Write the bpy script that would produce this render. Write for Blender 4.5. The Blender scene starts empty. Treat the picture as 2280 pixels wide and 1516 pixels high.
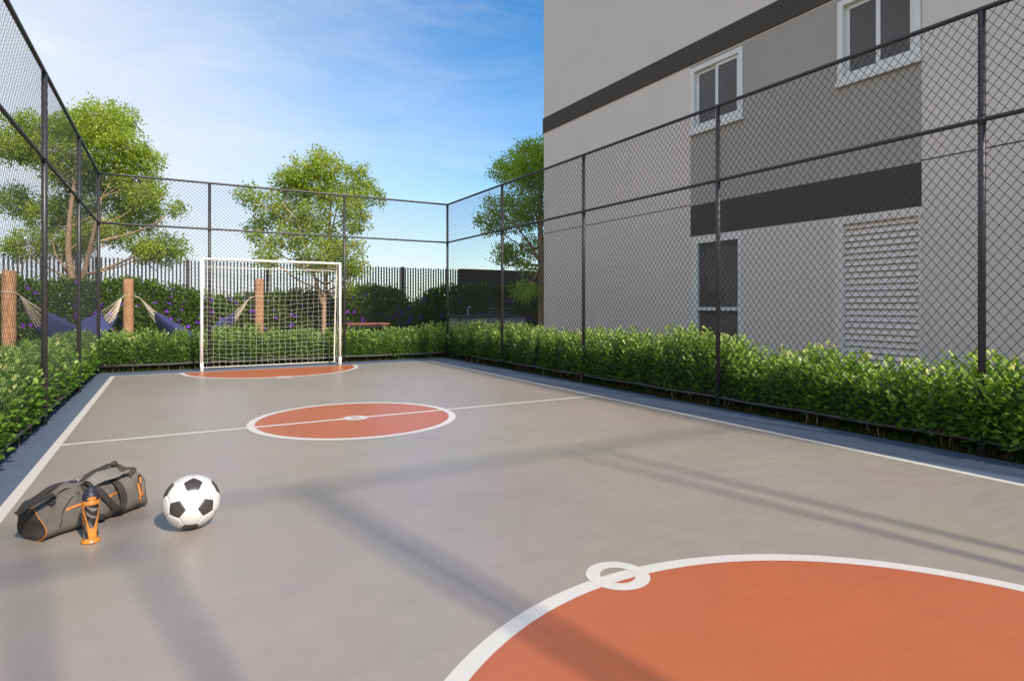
import bpy, math, random
import numpy as np
from mathutils import Vector, Matrix

random.seed(7)
rng = np.random.default_rng(11)
sc = bpy.context.scene
col = sc.collection
R = math.radians

# ------------------------------------------------------------------ camera numbers
EYE = 1.15
YAW = math.atan(762 / 1337)            # camera turned this far right of the court's long axis (+Y)
SA, CA = math.sin(YAW), math.cos(YAW)
F = 1337.0


def at(px, py, d):
    """world point that stands d metres in front of the photographer"""
    l = (px - 1140) * d / F
    return Vector((d * SA + l * CA, d * CA - l * SA, EYE - (py - 682) * d / F))


# ------------------------------------------------------------------ helpers: objects
def tag(o, label=None, cat=None, group=None, kind=None):
    if label: o['label'] = label
    if cat: o['category'] = cat
    if group: o['group'] = group
    if kind: o['kind'] = kind
    return o


def thing(name, label, cat, loc=(0, 0, 0), rotz=0.0, group=None):
    o = bpy.data.objects.new(name, None)
    o.empty_display_size = .2
    col.objects.link(o)
    o.location = loc
    o.rotation_euler = (0, 0, rotz)
    return tag(o, label, cat, group)


class MB:
    def __init__(s):
        s.v, s.f, s.m = [], [], []

    def add(s, vs, fs, mi=0):
        b = len(s.v)
        s.v += [tuple(p) for p in vs]
        s.f += [tuple(i + b for i in f) for f in fs]
        s.m += [mi] * len(fs)
        return s

    def box(s, a, b, mi=0):
        (x0, y0, z0), (x1, y1, z1) = a, b
        vs = [(x0, y0, z0), (x1, y0, z0), (x1, y1, z0), (x0, y1, z0), (x0, y0, z1), (x1, y0, z1), (x1, y1, z1), (x0, y1, z1)]
        return s.add(vs, [(0, 3, 2, 1), (4, 5, 6, 7), (0, 1, 5, 4), (1, 2, 6, 5), (2, 3, 7, 6), (3, 0, 4, 7)], mi)

    def tube(s, pts, r, n=8, caps=True, mi=0):
        pts = [Vector(p) for p in pts]
        k = len(pts)
        rs = r if isinstance(r, (list, tuple)) else [r] * k
        vs, fs = [], []
        up = None
        for i, p in enumerate(pts):
            d = (pts[min(i + 1, k - 1)] - pts[max(i - 1, 0)]).normalized()
            if up is None:
                up = Vector((0, 0, 1)) if abs(d.z) < .9 else Vector((1, 0, 0))
            a = d.cross(up).normalized()
            b = a.cross(d).normalized()
            up = b
            for j in range(n):
                t = 2 * math.pi * (j + .5) / n
                vs.append(p + (a * math.cos(t) + b * math.sin(t)) * rs[i])
        for i in range(k - 1):
            for j in range(n):
                q = (j + 1) % n
                fs.append((i * n + j, i * n + q, (i + 1) * n + q, (i + 1) * n + j))
        if caps:
            fs.append(tuple(range(n - 1, -1, -1)))
            fs.append(tuple((k - 1) * n + j for j in range(n)))
        return s.add(vs, fs, mi)

    def ribbon(s, pts, side, w, t=.003, mi=0):
        """flat strap along pts; side = list of / one across vector"""
        pts = [Vector(p) for p in pts]
        k = len(pts)
        vs, fs = [], []
        for i, p in enumerate(pts):
            sd = Vector(side[i] if isinstance(side, list) else side).normalized()
            d = (pts[min(i + 1, k - 1)] - pts[max(i - 1, 0)]).normalized()
            sd = (sd - d * sd.dot(d)).normalized()
            nn = d.cross(sd).normalized()
            for a, b in ((-.5, -.5), (.5, -.5), (.5, .5), (-.5, .5)):
                vs.append(p + sd * (a * w) + nn * (b * t))
        for i in range(k - 1):
            for j in range(4):
                q = (j + 1) % 4
                fs.append((i * 4 + j, i * 4 + q, (i + 1) * 4 + q, (i + 1) * 4 + j))
        fs.append((3, 2, 1, 0))
        fs.append(tuple((k - 1) * 4 + j for j in range(4)))
        return s.add(vs, fs, mi)

    def lathe(s, prof, n=24, c=(0, 0, 0), caps=True, mi=0):
        vs, fs = [], []
        for r, z in prof:
            for j in range(n):
                t = 2 * math.pi * j / n
                vs.append((c[0] + r * math.cos(t), c[1] + r * math.sin(t), c[2] + z))
        k = len(prof)
        for i in range(k - 1):
            for j in range(n):
                q = (j + 1) % n
                fs.append((i * n + j, i * n + q, (i + 1) * n + q, (i + 1) * n + j))
        if caps:
            fs.append(tuple(range(n - 1, -1, -1)))
            fs.append(tuple((k - 1) * n + j for j in range(n)))
        return s.add(vs, fs, mi)

    def build(s, name, mats, parent=None, smooth=False, bevel=0):
        me = bpy.data.meshes.new(name)
        me.from_pydata(s.v, [], s.f)
        for m in (mats if isinstance(mats, (list, tuple)) else [mats]):
            me.materials.append(m)
        me.polygons.foreach_set('material_index', s.m)
        if smooth:
            me.polygons.foreach_set('use_smooth', [True] * len(me.polygons))
        me.update()
        o = bpy.data.objects.new(name, me)
        col.objects.link(o)
        if parent: o.parent = parent
        if bevel:
            b = o.modifiers.new('bevel', 'BEVEL')
            b.width = bevel; b.segments = 2; b.limit_method = 'ANGLE'
        return o


def smooth_path(pts, n=6):
    pts = [Vector(p) for p in pts]
    out = []
    for i in range(len(pts) - 1):
        p0, p1, p2, p3 = pts[max(i - 1, 0)], pts[i], pts[i + 1], pts[min(i + 2, len(pts) - 1)]
        for k in range(n):
            t = k / n
            out.append(.5 * ((2 * p1) + (p2 - p0) * t + (2 * p0 - 5 * p1 + 4 * p2 - p3) * t * t + (3 * p1 - p0 - 3 * p2 + p3) * t ** 3))
    out.append(pts[-1])
    return out


# ------------------------------------------------------------------ helpers: materials
def nodes_of(name):
    m = bpy.data.materials.new(name)
    m.use_nodes = True
    nt = m.node_tree
    return m, nt, nt.nodes['Principled BSDF']


def N(nt, t, **kw):
    n = nt.nodes.new(t)
    for k, v in kw.items():
        setattr(n, k, v)
    return n


def noise(nt, scale, detail=4, rough=.6, vec=None, dist=0):
    n = N(nt, 'ShaderNodeTexNoise')
    n.inputs['Scale'].default_value = scale
    n.inputs['Detail'].default_value = detail
    n.inputs['Roughness'].default_value = rough
    n.inputs['Distortion'].default_value = dist
    if vec is not None: nt.links.new(vec, n.inputs['Vector'])
    return n


def ramp(nt, fac, stops):
    r = N(nt, 'ShaderNodeValToRGB')
    e = r.color_ramp.elements
    while len(e) < len(stops): e.new(.5)
    for i, (p, c) in enumerate(stops):
        e[i].position = p
        e[i].color = (*c, 1) if len(c) == 3 else c
    nt.links.new(fac, r.inputs['Fac'])
    return r


def bump(nt, bsdf, height, strength=.3, dist=.01):
    b = N(nt, 'ShaderNodeBump')
    b.inputs['Strength'].default_value = strength
    b.inputs['Distance'].default_value = dist
    nt.links.new(height, b.inputs['Height'])
    nt.links.new(b.outputs['Normal'], bsdf.inputs['Normal'])
    return b


def mat(name, c, rough=.6, var=.12, scale=6, spec=.5, bstr=0, bscale=200, bdist=.002, metal=0, stretch=None):
    m, nt, p = nodes_of(name)
    tc = N(nt, 'ShaderNodeTexCoord')
    vec = tc.outputs['Object']
    if stretch:
        mp = N(nt, 'ShaderNodeMapping')
        mp.inputs['Scale'].default_value = stretch
        nt.links.new(vec, mp.inputs['Vector'])
        vec = mp.outputs['Vector']
    n1 = noise(nt, scale, 6, .65, vec)
    lo = tuple(x * (1 - var) for x in c)
    hi = tuple(min(1, x * (1 + var)) for x in c)
    r = ramp(nt, n1.outputs['Fac'], [(.3, lo), (.7, hi)])
    nt.links.new(r.outputs['Color'], p.inputs['Base Color'])
    p.inputs['Roughness'].default_value = rough
    p.inputs['Specular IOR Level'].default_value = spec
    p.inputs['Metallic'].default_value = metal
    if bstr:
        n2 = noise(nt, bscale, 3, .6, vec)
        bump(nt, p, n2.outputs['Fac'], bstr, bdist)
    return m


def leaf_mat(name, stops, trans=.35, rough=.45, spec=.35):
    m, nt, p = nodes_of(name)
    a = N(nt, 'ShaderNodeAttribute', attribute_name='tone')
    r = ramp(nt, a.outputs['Fac'], stops)
    nt.links.new(r.outputs['Color'], p.inputs['Base Color'])
    p.inputs['Roughness'].default_value = rough
    p.inputs['Specular IOR Level'].default_value = spec
    t = N(nt, 'ShaderNodeBsdfTranslucent')
    hs = N(nt, 'ShaderNodeHueSaturation')
    hs.inputs['Value'].default_value = 1.48
    hs.inputs['Saturation'].default_value = 1.1
    hs.inputs['Hue'].default_value = .49
    nt.links.new(r.outputs['Color'], hs.inputs['Color'])
    nt.links.new(hs.outputs['Color'], t.inputs['Color'])
    mx = N(nt, 'ShaderNodeMixShader')
    mx.inputs['Fac'].default_value = trans
    nt.links.new(p.outputs['BSDF'], mx.inputs[1])
    nt.links.new(t.outputs['BSDF'], mx.inputs[2])
    nt.links.new(mx.outputs['Shader'], nt.nodes['Material Output'].inputs['Surface'])
    return m


def ground_paint(name, c, var=.06, rough=.34, spec=.5, streak=True, bstr=.12):
    """painted concrete: broad stains, trowel streaks, fine grain, uneven gloss"""
    m, nt, p = nodes_of(name)
    tc = N(nt, 'ShaderNodeTexCoord')
    v = tc.outputs['Object']
    big = noise(nt, .55, 5, .6, v, .6)
    mid = noise(nt, 5, 6, .7, v)
    fine = noise(nt, 160, 3, .6, v)
    mp = N(nt, 'ShaderNodeMapping')
    mp.inputs['Scale'].default_value = (1.2, 9, 1)
    mp.inputs['Rotation'].default_value = (0, 0, .5)
    nt.links.new(v, mp.inputs['Vector'])
    st = noise(nt, 2.2, 5, .65, mp.outputs['Vector'])
    a1 = N(nt, 'ShaderNodeMath', operation='MULTIPLY_ADD')
    nt.links.new(big.outputs['Fac'], a1.inputs[0]); a1.inputs[1].default_value = .45
    a2 = N(nt, 'ShaderNodeMath', operation='MULTIPLY'); nt.links.new(mid.outputs['Fac'], a2.inputs[0]); a2.inputs[1].default_value = .25
    nt.links.new(a2.outputs[0], a1.inputs[2])
    a3 = N(nt, 'ShaderNodeMath', operation='MULTIPLY_ADD'); nt.links.new(st.outputs['Fac'], a3.inputs[0]); a3.inputs[1].default_value = .2
    nt.links.new(a1.outputs[0], a3.inputs[2])
    a4 = N(nt, 'ShaderNodeMath', operation='MULTIPLY_ADD'); nt.links.new(fine.outputs['Fac'], a4.inputs[0]); a4.inputs[1].default_value = .18
    nt.links.new(a3.outputs[0], a4.inputs[2])
    lo = tuple(x * (1 - 2 * var) for x in c); hi = tuple(min(1, x * (1 + 2 * var)) for x in c)
    r = ramp(nt, a4.outputs[0], [(.36, lo), (.72, hi)])
    # the paint itself drifts between a slightly pink and a slightly olive batch
    hue = noise(nt, .9, 3, .5, v, 1.2)
    hr = ramp(nt, hue.outputs['Fac'], [(.36, (.975, .99, .93)), (.5, (1, .985, .97)), (.64, (1.0, .965, .985))])
    hm = N(nt, 'ShaderNodeMix', data_type='RGBA', blend_type='MULTIPLY')
    hm.inputs['Factor'].default_value = 1
    nt.links.new(r.outputs['Color'], hm.inputs['A'])
    nt.links.new(hr.outputs['Color'], hm.inputs['B'])
    nt.links.new(hm.outputs['Result'], p.inputs['Base Color'])
    rr = N(nt, 'ShaderNodeMapRange')
    nt.links.new(st.outputs['Fac'], rr.inputs['Value'])
    rr.inputs['From Min'].default_value = .3; rr.inputs['From Max'].default_value = .7
    rr.inputs['To Min'].default_value = rough - .05; rr.inputs['To Max'].default_value = rough + .08
    nt.links.new(rr.outputs['Result'], p.inputs['Roughness'])
    p.inputs['Specular IOR Level'].default_value = spec
    grain = noise(nt, 55, 5, .65, v)
    bump(nt, p, grain.outputs['Fac'], bstr, .0016)
    return m


M = {}
M['court'] = ground_paint('court_grey_paint', (.302, .262, .233), rough=.338, var=.075)
M['orange'] = ground_paint('court_orange_paint', (.43, .118, .050), var=.05, rough=.34)
M['blue'] = ground_paint('court_blue_paint', (.105, .135, .20), rough=.42, var=.06)
M['line'] = ground_paint('court_white_paint', (.60, .575, .545), var=.04, rough=.40)
M['steel'] = mat('dark_powder_coat', (.035, .031, .030), .42, .15, 20, .5, .05, 300)
M['wire'] = mat('black_wire', (.014, .014, .015), .6, .1, 40)
M['white_paint'] = mat('white_enamel', (.80, .76, .70), .35, .03, 10)
M['net'] = mat('net_cord', (.75, .70, .58), .8, .08, 30)
M['plaster'] = mat('light_grey_plaster', (.79, .668, .60), .85, .03, 1.2, .25, .12, 120, .003)
M['plaster_grey'] = mat('mid_grey_plaster', (.44, .378, .335), .85, .04, 1.2, .25, .12, 120, .003)
M['plaster_dark'] = mat('dark_grey_plaster', (.088, .069, .058), .8, .06, 1.5, .25, .12, 120, .003)
M['frame'] = mat('window_white', (.82, .77, .72), .4, .03, 6)
M['louver'] = mat('louver_white', (.86, .75, .69), .5, .04, 6)
M['dark'] = mat('dark_stone', (.03, .03, .033), .45, .2, 30)
M['counter'] = mat('counter_grey', (.30, .262, .272), .7, .1, 5)
M['darkwall'] = mat('charcoal_block_wall', (.075, .058, .052), .85, .18, 2, .2, .3, 60, .004)
M['barpaint'] = mat('bar_dark_brown', (.035, .028, .026), .6, .15, 20)
M['log'] = None
M['redwood'] = mat('red_brown_wood', (.34, .12, .065), .6, .25, 6, .3, .2, 80, .002, stretch=(1, 12, 12))
M['fabric_grey'] = mat('grey_canvas', (.138, .121, .104), .85, .12, 14, .25, .35, 900, .0008)
M['fabric_light'] = mat('light_grey_canvas', (.195, .180, .163), .8, .10, 14, .25, .35, 900, .0008)
M['fabric_dark'] = mat('dark_brown_canvas', (.060, .050, .043), .8, .15, 14, .25, .35, 900, .0008)
M['strap'] = mat('dark_webbing', (.042, .035, .031), .75, .15, 30, .3, .4, 1200, .0006)
M['bag_orange'] = mat('orange_trim', (.58, .20, .035), .55, .06, 20)
M['bottle_orange'] = mat('orange_plastic', (.54, .205, .030), .3, .04, 20)
M['bottle_cap'] = mat('navy_rubber', (.028, .026, .042), .45, .15, 40)
M['metal'] = mat('brushed_steel', (.55, .55, .55), .3, .1, 20, metal=1)
M['rope'] = mat('cream_rope', (.55, .47, .36), .9, .15, 60)
M['hammock'] = mat('navy_cotton', (.056, .060, .160), .9, .14, 9, .15, .4, 400, .002)
M['soil'] = mat('dark_soil', (.04, .034, .02), .95, .3, 9, .1, .5, 40, .01)

# glass of the building's windows
m, nt, p = nodes_of('dark_glass')
p.inputs['Base Color'].default_value = (.030, .028, .030, 1)
p.inputs['Roughness'].default_value = .06
p.inputs['Specular IOR Level'].default_value = .35
n1 = noise(nt, .8, 2, .5, N(nt, 'ShaderNodeTexCoord').outputs['Object'])
r = ramp(nt, n1.outputs['Fac'], [(.3, (.078, .066, .063)), (.7, (.125, .108, .104))])
nt.links.new(r.outputs['Color'], p.inputs['Base Color'])
M['glass'] = m

# clear dark plastic of the bottle
m, nt, p = nodes_of('smoked_plastic')
tc = N(nt, 'ShaderNodeTexCoord')
w = N(nt, 'ShaderNodeTexWave'); w.wave_type = 'BANDS'; w.bands_direction = 'DIAGONAL'
w.inputs['Scale'].default_value = 14; w.inputs['Distortion'].default_value = 6; w.inputs['Detail'].default_value = 2
nt.links.new(tc.outputs['Object'], w.inputs['Vector'])
r = ramp(nt, w.outputs['Fac'], [(.55, (.030, .024, .022)), (.95, (.20, .18, .165))])
nt.links.new(r.outputs['Color'], p.inputs['Base Color'])
p.inputs['Roughness'].default_value = .12
M['smoke'] = m

# log bark of the hammock posts
m, nt, p = nodes_of('peeled_log')
tc = N(nt, 'ShaderNodeTexCoord')
mp = N(nt, 'ShaderNodeMapping'); mp.inputs['Scale'].default_value = (14, 14, 2.2)
nt.links.new(tc.outputs['Object'], mp.inputs['Vector'])
n1 = noise(nt, 2.2, 7, .75, mp.outputs['Vector'], .4)
r = ramp(nt, n1.outputs['Fac'], [(.3, (.13, .055, .025)), (.5, (.40, .20, .10)), (.72, (.55, .31, .17))])
nt.links.new(r.outputs['Color'], p.inputs['Base Color'])
p.inputs['Roughness'].default_value = .85
bump(nt, p, n1.outputs['Fac'], .6, .02)
M['log'] = m

# tree bark
m, nt, p = nodes_of('tree_bark')
tc = N(nt, 'ShaderNodeTexCoord')
mp = N(nt, 'ShaderNodeMapping'); mp.inputs['Scale'].default_value = (9, 9, 2.5)
nt.links.new(tc.outputs['Object'], mp.inputs['Vector'])
n1 = noise(nt, 3, 7, .75, mp.outputs['Vector'], .4)
r = ramp(nt, n1.outputs['Fac'], [(.3, (.15, .092, .055)), (.55, (.38, .25, .155)), (.75, (.52, .38, .25))])
nt.links.new(r.outputs['Color'], p.inputs['Base Color'])
p.inputs['Roughness'].default_value = .9
bump(nt, p, n1.outputs['Fac'], .7, .03)
M['bark'] = m

# lawn
m, nt, p = nodes_of('lawn_ground')
tc = N(nt, 'ShaderNodeTexCoord')
n1 = noise(nt, 1.2, 6, .7, tc.outputs['Object'])
n2 = noise(nt, 60, 4, .7, tc.outputs['Object'])
mx = N(nt, 'ShaderNodeMath', operation='MULTIPLY_ADD')
nt.links.new(n1.outputs['Fac'], mx.inputs[0]); mx.inputs[1].default_value = .5
h2 = N(nt, 'ShaderNodeMath', operation='MULTIPLY'); nt.links.new(n2.outputs['Fac'], h2.inputs[0]); h2.inputs[1].default_value = .5
nt.links.new(h2.outputs[0], mx.inputs[2])
r = ramp(nt, mx.outputs[0], [(.35, (.030, .045, .010)), (.55, (.055, .085, .018)), (.7, (.10, .12, .035))])
nt.links.new(r.outputs['Color'], p.inputs['Base Color'])
p.inputs['Roughness'].default_value = .95
bump(nt, p, n2.outputs['Fac'], .8, .03)
M['lawn'] = m

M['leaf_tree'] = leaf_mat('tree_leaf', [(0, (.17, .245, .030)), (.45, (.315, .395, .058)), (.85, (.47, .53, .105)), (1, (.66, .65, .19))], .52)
M['leaf_tree_green'] = leaf_mat('tree_leaf_green', [(0, (.20, .31, .04)), (.5, (.37, .50, .08)), (1, (.55, .63, .14))], .56)
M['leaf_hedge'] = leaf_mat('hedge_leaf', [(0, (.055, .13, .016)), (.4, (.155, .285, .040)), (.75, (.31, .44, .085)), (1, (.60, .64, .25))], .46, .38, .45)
M['leaf_shrub'] = leaf_mat('shrub_leaf', [(0, (.05, .095, .013)), (.5, (.115, .20, .024)), (1, (.24, .32, .045))], .38, .5)
M['flower'] = leaf_mat('violet_petal', [(0, (.10, .02, .30)), (.6, (.18, .035, .50)), (1, (.34, .06, .55))], .3, .6)
M['grass'] = leaf_mat('grass_blade', [(0, (.030, .045, .010)), (.6, (.065, .095, .018)), (1, (.15, .14, .045))], .3, .7, .2)


# ------------------------------------------------------------------ foliage
def unit(a):
    return a / np.maximum(np.linalg.norm(a, axis=1, keepdims=True), 1e-9)


def leaf_mesh(name, P, D, Nn, L, W, tone, material, parent=None, fold=.18, curl=.15):
    """many folded leaves as one mesh: six points and two faces each"""
    n = len(P)
    D = unit(D)
    S = unit(np.cross(D, Nn))
    U = np.cross(S, D)
    L = np.asarray(L)[:, None]; W = np.asarray(W)[:, None]
    rise = fold * W
    v = np.empty((n, 6, 3), np.float32)
    v[:, 0] = P
    v[:, 1] = P + D * L * .33 + S * W * .5 + U * rise
    v[:, 2] = P + D * L * .70 + S * W * .40 + U * (rise - curl * L * .4)
    v[:, 3] = P + D * L - U * curl * L
    v[:, 4] = P + D * L * .70 - S * W * .40 + U * (rise - curl * L * .4)
    v[:, 5] = P + D * L * .33 - S * W * .5 + U * rise
    me = bpy.data.meshes.new(name)
    me.vertices.add(n * 6)
    me.vertices.foreach_set('co', v.ravel())
    me.loops.add(n * 8)
    idx = np.array([0, 1, 2, 3, 0, 3, 4, 5])[None, :] + (np.arange(n) * 6)[:, None]
    me.loops.foreach_set('vertex_index', idx.ravel().astype(np.int32))
    me.polygons.add(n * 2)
    me.polygons.foreach_set('loop_start', (np.arange(n * 2) * 4).astype(np.int32))
    me.materials.append(material)
    me.update(calc_edges=True)
    a = me.attributes.new('tone', 'FLOAT', 'POINT')
    a.data.foreach_set('value', np.repeat(np.clip(tone, 0, 1), 6).astype(np.float32))
    o = bpy.data.objects.new(name, me)
    col.objects.link(o)
    if parent: o.parent = parent
    return o


def rand_dirs(n):
    return unit(rng.normal(size=(n, 3)))


def bumpy(x, seed):
    """smooth 1-D noise about 0"""
    r = np.random.default_rng(seed)
    out = np.zeros_like(x)
    for k, amp in ((1.1, .5), (2.6, .35), (6.1, .3), (13., .2)):
        out += amp * np.sin(x * k * (1 + .2 * r.random()) + r.random() * 6.28)
    return out


def low_hedge(p0, p1, inward, width, height, label, seed, dense=330, leaf=.062, prof=None, spill=None):
    """row of upright leafy shoots from p0 to p1; inward = unit vector from the fence away from the court"""
    p0, p1 = np.array(p0, float), np.array(p1, float)
    Lh = np.linalg.norm(p1 - p0)
    ax = (p1 - p0) / Lh
    inw = np.array(inward, float)
    root = thing('hedge', label, 'hedge', (*p0, 0), 0, 'low hedges round the court')
    n = int(Lh * width * dense)
    s = rng.uniform(0, Lh, n)
    w = rng.uniform(0, 1, n)
    hh = (height if prof is None else np.interp(s, prof[0], prof[1])) + .075 * bumpy(s, seed) + .03 * bumpy(w * 3 + s, seed + 1)
    hh = hh * (1 - .22 * np.abs(w - .5) ** 2 * 4) * rng.uniform(.66, 1.07, n)
    lean = np.stack([rng.normal(0, .09, n), rng.normal(0, .07, n)], 1)
    lean[:, 1] = np.where(w < .3, np.abs(lean[:, 1]) - .03, lean[:, 1])
    push = np.zeros(n)
    if spill: push = spill[2] * np.exp(-((s - spill[0]) / spill[1]) ** 2) * (w < .4) * rng.uniform(.2, 1.2, n)
    P, D, T, LL = [], [], [], []
    stems = MB()
    for i in range(n):
        k = int(9 + hh[i] * 16)
        z = .10 + np.linspace(.0, 1, k) ** .85 * (hh[i] - .10)
        fr = z / hh[i]
        ang = np.arange(k) * 2.4 + rng.uniform(0, 6.28)
        lx = s[i] + lean[i, 0] * fr ** 1.5
        lw = w[i] * width + lean[i, 1] * fr ** 1.5 - push[i] * np.sin(fr * 2.6)
        rad = rng.uniform(.0, .035, k)
        a = lx + np.cos(ang) * rad
        b = lw + np.sin(ang) * rad
        pos = ax[None, :] * a[:, None] + inw[None, :] * b[:, None]
        up = .35 + 1.6 * fr ** 2
        d3 = np.concatenate([ax[None, :] * np.cos(ang)[:, None] + inw[None, :] * np.sin(ang)[:, None], up[:, None] * rng.uniform(.5, 1.2, (k, 1))], 1)
        P.append(np.concatenate([pos, z[:, None]], 1)); D.append(d3)
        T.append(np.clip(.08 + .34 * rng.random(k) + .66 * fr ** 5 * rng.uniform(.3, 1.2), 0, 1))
        LL.append(leaf * rng.uniform(.7, 1.35, k) * (1 - .15 * fr ** 4))
        # short side shoots keep the faces leafy down to the foot
        if w[i] < .35 or w[i] > .8:
            k2 = 9
            z2 = rng.uniform(.17, .62, k2) * hh[i] + .03
            a2 = s[i] + rng.normal(0, .05, k2); b2 = w[i] * width + np.abs(rng.normal(0, .03, k2)) * (.3 if w[i] < .5 else 1) - push[i] * rng.uniform(.5, 1.2, k2)
            sgn = -1 if w[i] < .5 else 1
            P.append(np.concatenate([ax[None, :] * a2[:, None] + inw[None, :] * b2[:, None], z2[:, None]], 1))
            D.append(np.concatenate([ax[None, :] * rng.normal(0, .7, (k2, 1)) + inw[None, :] * sgn * rng.uniform(.2, 1, (k2, 1)), rng.uniform(-.2, .9, (k2, 1))], 1))
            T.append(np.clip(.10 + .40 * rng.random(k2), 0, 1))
            LL.append(leaf * rng.uniform(.7, 1.2, k2))
        if i % 9 == 0:
            q0 = ax * s[i] + inw * w[i] * width
            q1 = ax * lx[-1] + inw * lw[-1]
            stems.tube([(*q0, 0), (*((q0 + q1) / 2), hh[i] * .5), (*q1, hh[i] * .93)], [.004, .003, .0015], 3, False)
    P = np.concatenate(P); D = np.concatenate(D); T = np.concatenate(T); LL = np.concatenate(LL)
    nn = len(P)
    Nn = rand_dirs(nn) * .5 + np.array([0, 0, 1.])
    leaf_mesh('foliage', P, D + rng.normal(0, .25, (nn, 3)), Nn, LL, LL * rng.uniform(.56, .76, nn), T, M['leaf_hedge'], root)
    stems.build('stems', M['bark'], root)
    return root


def tree(label, trunk_paths, lobes, depth, leafm, seed, spread=.9, leaf=.088, dens=1450, tone0=.0, fat=1.0, bias=.0):
    """lobes: (px, py, radius in px) of the crown's leaf masses, stood at the tree's own distance and spread in depth"""
    r = np.random.default_rng(seed)
    base = Vector(trunk_paths[0][0][0]); base.z = 0
    root = thing('tree', label, 'tree', base, 0, 'trees round the court')
    tb = MB()
    tips = []
    for pts, rad in trunk_paths:
        pp = smooth_path([Vector(q) - base for q in pts], 5)
        k = len(pp)
        tb.tube(pp, [rad[0] + (rad[1] - rad[0]) * i / (k - 1) for i in range(k)], 10)
        tips += [(pp[i], rad[0] + (rad[1] - rad[0]) * i / (k - 1)) for i in range(k // 3, k)]
    tb.build('trunk', M['bark'], root, True)
    P, D, T = [], [], []
    br = MB()
    fw = Vector((SA, CA, 0))
    for (px, py, rp) in lobes:
        off = bias + r.uniform(-spread, spread)
        c = at(px, py, depth) + fw * off - base
        Rl = rp * depth / F * fat
        # limb from the nearest lower trunk point to the lobe
        cand = [q for q in tips if c.z - q[0].z > .1 + .5 * math.hypot(c.x - q[0].x, c.y - q[0].y)] or [min(tips, key=lambda q: q[0].z)]
        q, qr = min(cand, key=lambda q: (q[0] - c).length + .25 * abs((c.z - q[0].z) - .8 * (c - q[0]).length))
        mid = (q + c) / 2 + Vector((r.normal(0, .08), r.normal(0, .08), -.10))
        lr = min(qr * .6, .035)
        br.tube(smooth_path([q, mid, c], 4), [lr * (1 - .75 * i / 8) for i in range(9)], 6)
        ncl = max(6, int(dens * Rl * Rl * 3.0 / 16))
        for _ in range(ncl):
            dv = r.normal(size=3); dv /= np.linalg.norm(dv)
            rr = Rl * r.uniform(.25, 1.0) ** .55 * r.uniform(.9, 1.28)
            e = np.array(c) + dv * rr * np.array([1, 1, .82])
            if r.random() < .16:
                m2 = (Vector(e) + c) / 2 + Vector((0, 0, -.03))
                br.tube([c, m2, Vector(e)], [lr * .3, lr * .2, .003], 4, False)
            k = 16
            o = r.normal(0, .085, (k, 3))
            P.append(e + o); D.append(dv[None, :] * .6 + r.normal(0, .7, (k, 3)) + np.array([0, 0, -.25]))
            cl = r.normal(0, .13)
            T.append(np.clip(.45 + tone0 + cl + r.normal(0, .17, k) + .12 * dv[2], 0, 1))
    br.build('branches', M['bark'], root, True)
    P = np.concatenate(P); D = np.concatenate(D); T = np.concatenate(T)
    n = len(P)
    L = leaf * r.uniform(.65, 1.25, n)
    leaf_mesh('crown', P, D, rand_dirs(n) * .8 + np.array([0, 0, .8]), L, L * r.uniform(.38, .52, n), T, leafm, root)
    return root


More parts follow.
